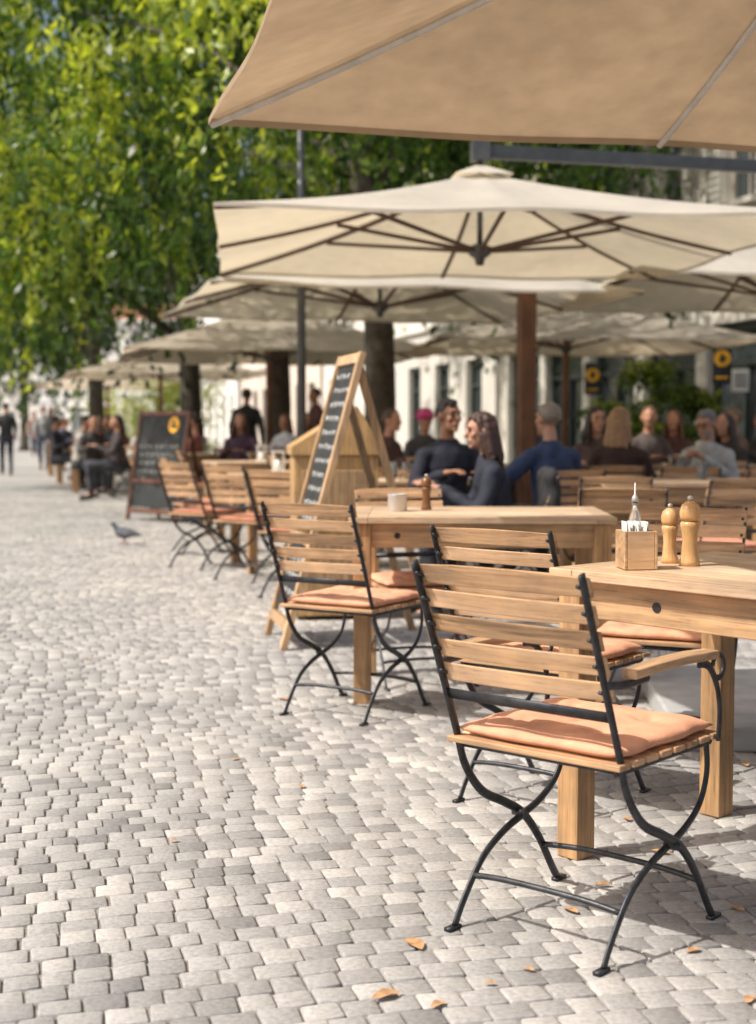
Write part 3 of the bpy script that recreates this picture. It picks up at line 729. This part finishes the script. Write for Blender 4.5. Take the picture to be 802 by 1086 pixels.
# ---------------------------------------------------------------- ground
g=MB(); g.add([(-400,-60,-.0075),(400,-60,-.0075),(400,700,-.0075),(-400,700,-.0075)],[(0,1,2,3)])
o=g.obj('ground',M['joint']); o['kind']='structure'
g=MB(); g.add([(-200,23.6,-.0035),(200,23.6,-.0035),(200,600,-.0035),(-200,600,-.0035)],[(0,1,2,3)])
o=g.obj('street_paving',M['far']); o['kind']='structure'
def cobbles():
    d=np.array([-.243,.970]); rt=np.array([.970,.243])
    sp=.080; Wl=2.5; rowsp=.076
    S0,S1=-9.5,9.5; R0,R1=.6,26.5
    rows=np.arange(R0,R1,rowsp)
    rs=np.random.RandomState(3)
    s0l=[];s1l=[];r0l=[];r1l=[]
    for rr in rows:
        n=int((S1-S0)/sp); b=S0+rs.uniform(0,sp)+np.cumsum(rs.uniform(.84,1.18,n)*sp)
        s0l.append(b[:-1]); s1l.append(b[1:]); r0l.append(np.full(n-1,rr)); r1l.append(np.full(n-1,rr+rowsp))
    s0=np.concatenate(s0l);s1=np.concatenate(s1l);r0=np.concatenate(r0l);r1=np.concatenate(r1l)
    sc=(s0+s1)/2; 
    def arc(s): 
        u=((s+40.9)%Wl)-Wl/2
        return .34*(np.sqrt(np.maximum(1-(u/1.75)**2,0))-1)*1.0
    def wob(s,r): return .010*np.sin(s*2.1+r*1.7)+.002*np.sin(s*9.3-r*4.1)
    X=sc*rt[0]+(r0+arc(sc))*d[0]; Y=sc*rt[1]+(r0+arc(sc))*d[1]
    keep=(np.abs(X)<.30*Y+1.3)&(Y>1.4)&(Y<24)
    s0,s1,r0,r1,sc=s0[keep],s1[keep],r0[keep],r1[keep],sc[keep]
    n=len(s0); ang=[(-1,-.88),(-.90,-1),(.90,-1),(1,-.88),(1,.88),(.90,1),(-.90,1),(-1,.88)]
    V=np.zeros((n,24,3))
    zt=rs.uniform(-.002,.0005,n); tx=rs.uniform(-.02,.02,n); ty=rs.uniform(-.02,.02,n)
    skew=rs.uniform(-.04,.04,n)
    cj=rs.uniform(-.05,.05,(4,2,n))
    for k,(a,b) in enumerate(ang):
        ci=(0,0,1,1,2,2,3,3)[k]
        ja=a+cj[ci,0]+rs.uniform(-.02,.02,n); jb=b+cj[ci,1]+rs.uniform(-.02,.02,n)+skew*a
        for ring,(sc_,z) in enumerate(((.94,-.012),(.925,-.0018),(.86,0))):
            s=(s0+s1)/2+ja*sc_*(s1-s0)/2; r=(r0+r1)/2+jb*sc_*(r1-r0)/2
            rr=r+arc(s)+wob(s,r)
            V[:,ring*8+k,0]=s*rt[0]+rr*d[0]; V[:,ring*8+k,1]=s*rt[1]+rr*d[1]
            V[:,ring*8+k,2]=z if ring==0 else z+zt+ja*tx*.07+jb*ty*.07
    base=(np.arange(n)*24)[:,None]
    quads=[]
    for ring in(0,8):
        for k in range(8): quads.append([ring+k,ring+(k+1)%8,ring+8+(k+1)%8,ring+8+k])
    q=np.array(quads).ravel()[None,:]+base; top=np.arange(16,24)[None,:]+base
    loops=np.concatenate([q,top],axis=1).ravel(); tot=np.tile(np.array([4]*16+[8]),n)
    me=fast_mesh('cobblestone_paving',V.reshape(-1,3),loops,tot)
    ob=mkobj('cobblestone_paving',me,M['stone'],None,False); ob['kind']='structure'
cobbles()
b=MB(); b.box((1.88,5.55,.045),(1.55,1.3,.09),Matrix.Rotation(-.08,3,'Z')); sl=b.obj('stone_slab',M['slab'],None,False,.01); tag(sl,'low pale stone slab lying on the cobbles behind the table','slab')
def fallen(x,y,s,r):
    out=[(0,-1),(.30,-.72),(.42,-.35),(.46,.05),(.34,.50),(.15,.80),(0,1),(-.18,.78),(-.38,.45),(-.50,.05),(-.40,-.40),(-.22,-.75)]
    cv=random.uniform(.2,.7)
    V=[(0,0,.004)]+[(a*s,b*s,.003+cv*s*(a*a*1.5+random.uniform(0,.12))) for a,b in out]
    F=[(0,1+i,1+(i+1)%12) for i in range(12)]
    m=MB(); m.add(V,F); o=m.obj('fallen_leaf',M['dryleaf'],None,True); o.location=(x,y,.002); o.rotation_euler=(0,0,r); tag(o,'dry curled brown leaf lying on the cobblestones','leaf','fallen leaves on the paving')
for px,py,s in((440,1003,.040),(410,1058,.036),(605,967,.026),(782,965,.024),(185,893,.016),(640,940,.022),(795,1062,.022),(465,1068,.022),(300,742,.03),(790,812,.03),(735,1010,.022),(700,905,.028),(320,835,.018),(250,806,.02),(560,1030,.016),(95,700,.02),(520,1045,.014),(665,870,.022)):
    v=(py-543)/1500; t=1.16/(.0619+v*.998); fallen((px-401)/1500*t,t*(.998-.0619*v),s,random.uniform(0,6))
pg=root('pigeon',(-2.45,13.6,0),math.radians(172),'grey pigeon walking on the cobblestones','pigeon')
mb=MB(); mb.ell((0,0,.115),(.095,.05,.052),Matrix.Rotation(-.12,3,'Y')); mb.limb((.06,0,.135),(.095,0,.185),.034,.02); mb.ell((.105,0,.20),(.026,.02,.021)); mb.limb((-.06,0,.11),(-.16,0,.10),.03,.012)
mkobj('body',remeshed(mb,.006,'body',2),colmat('feathers',(.07,.08,.10)),pg,True)
for sy in(-1,1):
    m=MB(); m.ell((-.03,sy*.047,.12),(.09,.012,.035),Matrix.Rotation(-.15,3,'Y')); m.obj('wing',colmat('feathers',(.15,.16,.18)),pg,True)
    m=MB(); m.limb((.0,sy*.02,.075),(.01*sy,sy*.022,.012),.008,.004); m.limb((.01*sy,sy*.022,.008),(.035+.01*sy,sy*.03,.005),.004,.003); m.obj('leg',colmat('bird_leg',(.4,.12,.10)),pg,True)
m=MB(); m.limb((.125,0,.198),(.148,0,.192),.006,.002); m.obj('beak',M['black'],pg,True)
# ---------------------------------------------------------------- trees
def leaf_cloud(clumps,size,name,droop=2.6,wid=.24):
    C=[];T=[];rs=np.random.RandomState(len(clumps)+11)
    for (cx,cy,cz,sg,n,tone) in clumps:
        p=rs.normal(0,1,(n,3))*np.array([sg*.8,sg*.8,sg*.32]); tt=p[:,2]/sg*.4  # tt paints sunlit clump tops into the leaf colour
        k=int(n*.72); ns=7; ang=rs.uniform(0,6.28,ns); rad=rs.uniform(.2,1.3,ns); ln=rs.uniform(.4,1.4,ns); sel=rs.randint(0,ns,k)
        f=rs.uniform(0,1,k); thin=.10*(1-.5*f)
        p[:k,0]=np.cos(ang[sel])*sg*(rad[sel]+f*.3)+rs.normal(0,1,k)*thin; p[:k,1]=np.sin(ang[sel])*sg*(rad[sel]+f*.3)+rs.normal(0,1,k)*thin; p[:k,2]=-(f**1.2)*ln[sel]*sg*droop+rs.normal(0,.05,k)
        st=rs.uniform(-.26,.26,ns)
        tt[:k]=.12-.25*f+st[sel]  # strands painted darker towards their hanging ends, with random tone per strand
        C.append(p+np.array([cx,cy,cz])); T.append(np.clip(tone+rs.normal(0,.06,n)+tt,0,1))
    C=np.concatenate(C);T=np.concatenate(T); n=len(C)
    a=rs.normal(0,1,(n,3))*.8; a[:,2]-=1.0; a/=np.linalg.norm(a,axis=1)[:,None]
    b=rs.normal(0,1,(n,3)); b-= (b*a).sum(1)[:,None]*a; b/=np.linalg.norm(b,axis=1)[:,None]
    L=(size*rs.uniform(.5,1.25,n))[:,None]
    V=np.stack([C-a*L*.55,C+b*L*wid,C+a*L*.65,C-b*L*wid],axis=1).reshape(-1,3)
    me=fast_mesh(name,V,np.arange(n*4),np.full(n,4))
    at=me.attributes.new('tone','FLOAT','FACE'); at.data.foreach_set('value',T.astype(np.float32))
    return me
def tree(loc,cc,rad,nclump,per,size,label,tr=.16,seed=1,mat='leaf',sg=.55,zmin=None,extra=()):
    rs=np.random.RandomState(seed)
    R=root('tree',(loc[0],loc[1],0),0,label,'tree','broadleaf trees along the terrace')
    off=Vector((cc[0]-loc[0],cc[1]-loc[1],0))
    tk=MB(); top=Vector((off.x*.3,off.y*.3,cc[2]*.72))
    tk.tube([(0,0,-.02),(0.02,0,.25),(.05,.02,1.5),(.02,.04,2.8),tuple(top)],[tr*1.5,tr*1.08,tr,tr*.92,tr*.55],n=14,res=0)
    tk.obj('trunk',M['bark'],R,True)
    cl=[]
    for i in range(nclump):
        while True:
            p=rs.uniform(-1,1,3); r=np.linalg.norm(p)
            if .5<r<1.0: break
        x=off.x+p[0]*rad[0]; y=off.y+p[1]*rad[1]; z=cc[2]+p[2]*rad[2]
        if zmin and z<zmin: z=zmin+rs.uniform(0,.8)
        tone=np.clip(.40+.25*p[2]-.24*p[0]-.20*p[1]+rs.choice([-.30,-.1,.1,.36])+rs.uniform(-.08,.08),0,1)  # sunlight painted into leaf colour: lighter on top and sun side, plus random variation
        cl.append((x,y,z,sg*rs.uniform(.6,1.4),int(per*rs.uniform(.5,1.4)),tone))
        if i%14==0 and p[1]>-.2:
            lb=MB(); s=Vector((off.x*.15,off.y*.15,rs.uniform(2.8,cc[2]*.7))); e=Vector((x,y,z)); m=(s+e)/2+Vector((0,0,.5))
            lb.tube([s,m,e],[tr*.38,tr*.22,tr*.07],n=7,res=4); lb.obj('limb',M['bark'],R,True)
    for (x,y,z,t) in extra: cl.append((x-loc[0],y-loc[1],z,sg*.9,per,t))
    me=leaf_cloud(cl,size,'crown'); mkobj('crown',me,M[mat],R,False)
    return R
ex=[(-.4,15.6,4.6,.45),(.5,15.8,4.9,.35),(1.3,16.1,4.8,.5),(2.2,16.4,4.9,.4),(3.1,16.8,5.1,.45),(-1.3,15.2,4.4,.55),(-2.3,14.9,4.3,.6),(-3.3,15.2,4.2,.5),(.1,15.9,5.6,.3),(1.0,15.9,5.6,.4),(2.0,16.2,5.8,.35),(-2.8,15.6,3.9,.4),(-3.9,16.0,4.0,.75),(-1.9,15.8,4.1,.35),(-4.4,16.6,4.4,.8),(-3.0,14.6,5.0,.85),(-1.9,14.6,5.4,.8),(-2.4,14.4,4.6,.2)]
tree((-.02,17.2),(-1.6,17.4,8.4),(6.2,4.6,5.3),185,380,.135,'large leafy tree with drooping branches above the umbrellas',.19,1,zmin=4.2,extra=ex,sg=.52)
ex2=[(-4.4,22.0,3.9,.4),(-5.2,22.3,3.7,.8),(-6.0,22.6,3.9,.6),(-4.9,22.4,4.4,.3),(-3.6,22.4,4.2,.3),(-5.6,23,4.8,.7)]
tree((-3.55,26.5),(-5.3,25.5,7.3),(5.2,4.6,4.4),150,300,.17,'large leafy tree with low hanging foliage beside the street',.2,2,sg=.62,zmin=4.2,extra=ex2)
tree((-1.75,24.5),(.6,26,8.4),(5.0,4,4.6),105,230,.20,'leafy tree with dark foliage behind the umbrellas',.2,3,sg=.7)
tree((-7.2,36),(-8.2,36,7.6),(4.2,4.5,3.4),85,210,.24,'leafy tree farther along the street',.2,4,sg=.8)
tree((4.4,36),(3.6,35,7.5),(4.5,4,4),60,200,.25,'leafy tree near the building fronts',.2,5,sg=.8)
tree((-15.5,62),(-15.5,62,7),(4,4,3.4),60,180,.34,'small leafy tree at the far end of the street',.18,6,sg=.9)
def shrub(x,y,w,h,mat,label,n=26,pot=True,z0=.4):
    R=root('potted_plant' if pot else 'shrub',(x,y,0),0,label,'plant')
    if pot:
        m=MB(); m.lathe([(.001,0),(.16,0),(.22,.36),(.24,.38),(.24,.42),(.20,.42),(.19,.38),(.001,.37)]); m.obj('pot',M['terracotta'],R,True)
    m=MB(); m.tube([(0,0,.1),(.02,.02,h*.5),(0,0,h*.8)],.018,n=7); m.obj('stem',M['bark'],R,True)
    rs=np.random.RandomState(int(x*10+y*7)+100)
    cl=[(rs.uniform(-w,w),rs.uniform(-w,w)*.7,rs.uniform(z0,h),.16*w/.4,80,rs.uniform(.2,.8)) for i in range(n)]
    mkobj('foliage',leaf_cloud(cl,.09,'foliage',1.2),M[mat],R)
shrub(3.75,19.2,.34,2.15,'leaf','tall green potted plant in front of the shopfront'); shrub(4.35,19.6,.28,1.7,'leaf','green potted plant in front of the shopfront')
shrub(3.0,17.5,.3,1.4,'leaf','small potted plant between terrace tables')
shrub(-6.3,40,.9,2.6,'leaf2','yellow-green shrub at the edge of the terrace',40,False,.5); shrub(-8.2,46,1.0,2.8,'leaf2','yellow-green shrub at the edge of the terrace',40,False,.5)
shrub(-5.0,37,.8,2.4,'leaf2','yellow-green shrub at the edge of the terrace',36,False,.5)
lp=root('lamp_post',(-.76,14.1,0),0,'slim dark metal lamp post among the terrace tables','lamp post')
m=MB(); m.tube([(0,0,0),(0,0,4.7)],[.05,.034],n=12); m.lathe([(.001,0),(.11,0),(.11,.05),(.07,.12),(.06,.4),(.001,.41)]); m.obj('pole',M['armsteel'],lp,True)
m=MB(); m.lathe([(.001,4.7),(.08,4.7),(.17,4.95),(.19,5.1),(.05,5.28),(.001,5.3)]); m.obj('lamp_head',M['armsteel'],lp,True)
# ---------------------------------------------------------------- buildings
def building(origin,rot,bays,bw,floors,wallc,label,depth=9,ow=1.1,gz=M['glassd'],gw=1.9,shc=(.09,.12,.09),shopc=(.04,.05,.045),inter=(.11,.09,.07)):
    R=root('building',(origin[0],origin[1],0),rot,label,'building','building fronts')
    GH=3.9; FH=3.3; H=GH+FH*floors; T=.35; Lx=bays*bw
    wm=plain('plaster',wallc,.9,0,.12,.9,.3)
    w=MB()
    for i in range(bays):
        cx=(i+.5)*bw
        lw=(bw-gw)/2
        w.box((i*bw+lw/2,T/2,GH/2),(lw,T,GH)); w.box(((i+1)*bw-lw/2,T/2,GH/2),(lw,T,GH)); w.box((cx,T/2,(2.8+GH)/2),(gw,T,GH-2.8))
        for f in range(floors):
            z0=GH+f*FH; lw2=(bw-ow)/2
            w.box((i*bw+lw2/2,T/2,z0+FH/2),(lw2,T,FH)); w.box(((i+1)*bw-lw2/2,T/2,z0+FH/2),(lw2,T,FH))
            w.box((cx,T/2,z0+.4),(ow,T,.8)); w.box((cx,T/2,z0+(2.6+FH)/2),(ow,T,FH-2.6))
    w.box((-.15,depth/2,H/2),(.3,depth,H)); w.box((Lx+.15,depth/2,H/2),(.3,depth,H)); w.box((Lx/2,depth+.15,H/2),(Lx+.6,.3,H))
    w.obj('wall',wm,R)
    tm=plain('trim',tuple(min(.8,c*1.2) for c in wallc),.8,0,.1,2)
    for zc,dd,hh,ee,yy in((GH-.02,.14,.22,.2,-.05),(H+.12,.5,.24,.6,-.12)):
        b=MB(); b.box((Lx/2,yy,zc),(Lx+ee,dd,hh)); b.obj('cornice',tm,R)
    b=MB(); V=[(-.4,-.35,H+.25),(Lx+.4,-.35,H+.25),(Lx+.4,depth+.3,H+.25),(-.4,depth+.3,H+.25),(-.4,depth/2,H+2),(Lx+.4,depth/2,H+2)]
    b.add(V,[(3,2,1,0),(0,1,5,4),(2,3,4,5),(0,4,3),(1,2,5)]); b.obj('roof',M['terracotta'],R)
    b=MB(); b.box((Lx/2,2.2,GH/2),(Lx-.1,.05,GH)); b.box((Lx/2,1.2,.02),(Lx-.1,1.8,.04)); b.obj('shop_interior',plain('dim_interior',inter,.9,0,.5,.8),R)
    fm=plain('window_frame',(.30,.27,.23),.6,0,.1,3,0); shm=plain('shutter',shc,.6,0,.15,3,0); trm=plain('stone_trim',(.5,.47,.42),.8,0,.1,2)
    fr=MB(); gl=MB(); sh=MB(); sl=MB()
    for sx in(-1,1): fr.box((sx*(ow/2-.035),.2,.9),(.07,.07,1.8))
    fr.box((0,.2,.9),(.05,.06,1.66)); fr.box((0,.2,.035),(ow-.142,.07,.07)); fr.box((0,.2,1.765),(ow-.142,.07,.07)); fr.box((-.26,.2,1.1),(ow/2-.1,.05,.04)); fr.box((.26,.2,1.1),(ow/2-.1,.05,.04))
    gl.box((0,.225,.9),(ow-.1,.01,1.7))
    sh.box((0,0,.9),(.5,.04,1.78))
    for k in range(14): sh.box((0,-.025,.12+k*.12),(.42,.02,.07),Matrix.Rotation(.4,3,'X'))
    sl.box((0,-.06,-.05),(ow+.2,.2,.09)); sl.box((0,-.03,1.88),(ow+.2,.09,.14))
    mf,mg,ms,ml=[x.mesh(nn) for x,nn in((fr,'frame'),(gl,'pane'),(sh,'shutter'),(sl,'sill'))]
    for me,mt in((mf,fm),(mg,gz),(ms,shm),(ml,trm)): me.materials.append(mt)
    dm=plain('shopfront_wood',shopc,.45,0,.2,3); d=MB()
    for sx in(-1,1): d.box((sx*(gw/2-.06),.18,1.4),(.12,.1,2.8))
    d.box((0,.18,2.72),(gw-.25,.1,.14)); d.box((0,.18,2.15),(gw-.25,.08,.08)); d.box((0,.18,1.1),(.1,.09,2.0)); d.box((0,.18,.3),(gw-.25,.085,.6)); md=d.mesh('shopfront_frame'); md.materials.append(dm)
    d=MB(); d.box((0,.22,1.6),(gw-.2,.01,2.1)); mp=d.mesh('shop_pane'); mp.materials.append(gz)
    for i in range(bays):
        cx=(i+.5)*bw
        s=mkobj('shopfront',md,None,R); s.location=(cx,0,0); p=mkobj('pane',mp,None,s)
        for f in range(floors):
            wi=mkobj('window',mf,None,R); wi.location=(cx,0,GH+f*FH+.8)
            mkobj('pane',mg,None,wi); mkobj('sill',ml,None,wi)
            for sx in(-1,1):
                so_=mkobj('shutter',ms,None,wi); so_.location=(sx*(ow/2+.27),-.03,0)
    return R
br=math.atan2(-.97,.243)
def wallpt(Y): return (5.9-.25*(Y-22),Y)
building(wallpt(33.6),br,8,2.5,2,(.60,.56,.49),'cream plaster building with dark green shopfronts and shutters',shc=(.38,.36,.32),gw=2.1)
building(wallpt(53.6),br,7,2.8,3,(.64,.60,.54),'pale stone building with tall shuttered windows beside the terrace',shc=(.35,.33,.30),gw=1.3)
building(wallpt(73.8),br,7,2.8,2,(.66,.56,.48),'pinkish plaster building farther along the street',gw=1.3,shc=(.40,.38,.34))
G=M['glassl']  # whitish far buildings below: colours also lightened to stand for haze
building(wallpt(104),br,9,3.2,2,(.74,.71,.66),'white plaster building farther along the street',gz=G,gw=1.2,shc=(.5,.48,.44),shopc=(.3,.28,.25),inter=(.4,.38,.35))
building((-29.5,132),-.15,4,3.0,2,(.76,.73,.68),'white building at the bend of the street',gz=G,gw=1.1,shc=(.55,.52,.48),shopc=(.35,.33,.3),inter=(.45,.42,.4))
building((-39.5,165),-.1,4,3.0,2,(.76,.73,.69),'very pale building at the far end of the street',gz=G,gw=1.0,shc=(.6,.58,.55),shopc=(.4,.38,.35),inter=(.45,.42,.4))
building((-68,175),.05,9,3.0,3,(.76,.73,.68),'tall pale building closing the view of the street',gz=G,gw=1.0,shc=(.6,.58,.55),shopc=(.4,.38,.35),inter=(.45,.42,.4))
def wall_sign(Y,z,w,h,kind,label):
    x,y=wallpt(Y); R=root('wall_sign',(x-.22,y-.05,z),0.0,label,'sign')
    b=MB(); b.box((0,0,0),(w,.04,h)); b.obj('sign_board',M['black'] if kind!='white' else M['white'],R,False,.01)
    if kind=='logo':
        b=MB(); b.tube([(0,-.0205,h*.12),(0,-.028,h*.12)],w*.44,n=28); b.obj('round_emblem',M['orange'],R)
        b=MB(); b.tube([(0,-.029,h*.12+w*.14),(0,-.034,h*.12+w*.14)],w*.10,n=14); b.box((0,-.031,h*.12-w*.08),(w*.30,.005,w*.26)); b.box((w*.12,-.032,h*.12+.01),(w*.34,.005,w*.07)); b.obj('emblem_figure',M['black'],R)
        b=MB(); b.box((0,-.0225,-h*.34),(w*.7,.004,h*.05)); b.obj('lettering_band',M['orange'],R)
    else:
        b=MB()
        for k in range(3): b.box((0,-.0225,h*.2-k*h*.2),(w*.7,.004,h*.08))
        b.obj('lettering_band',M['black'] ,R)
    b=MB(); b.beam((0,.02,h/2-.05),(.35,.08,h/2-.05),.02,.02); b.obj('bracket',M['iron'],R)
wall_sign(22.75,2.13,.30,.66,'logo','black hanging sign with round orange emblem on the building')
wall_sign(27.9,2.05,.30,.62,'logo','black hanging sign with round orange emblem on the building')
wall_sign(22.15,1.84,.27,.36,'white','small white notice board on the building wall')
# ---------------------------------------------------------------- light, world, camera
trav=Vector((.75,.30,-1.0)).normalized()
sd=bpy.data.lights.new('sun','SUN'); sd.energy=5.0; sd.angle=math.radians(.6); sd.color=(1,.95,.87)
so=bpy.data.objects.new('sun',sd); COL.objects.link(so); so.rotation_euler=trav.to_track_quat('-Z','Y').to_euler(); so.location=(-10,-5,20)
w=bpy.data.worlds.new('World'); scene.world=w; w.use_nodes=True; nt=w.node_tree
bg=nt.nodes['Background']; sk=nt.nodes.new('ShaderNodeTexSky'); sk.sky_type='NISHITA'; sk.sun_disc=False
sk.sun_elevation=math.asin(-trav.z); sk.sun_rotation=math.atan2(-trav.x,-trav.y); sk.dust_density=5.5; sk.air_density=1.2; sk.ozone_density=.8
nt.links.new(sk.outputs[0],bg.inputs[0]); bg.inputs[1].default_value=.15
cd=bpy.data.cameras.new('camera'); co=bpy.data.objects.new('camera',cd); COL.objects.link(co); scene.camera=co
co.location=(0,0,1.16); co.rotation_euler=(math.radians(90-3.55),0,0)
cd.sensor_fit='VERTICAL'; cd.sensor_height=36; cd.sensor_width=36*756/1024; cd.lens=1500/1086*36; cd.clip_end=1500; cd.clip_start=.05
cd.dof.use_dof=True; cd.dof.focus_distance=3.7; cd.dof.aperture_fstop=2.9
scene.view_settings.view_transform='Standard'; scene.view_settings.look='None'; scene.view_settings.exposure=0
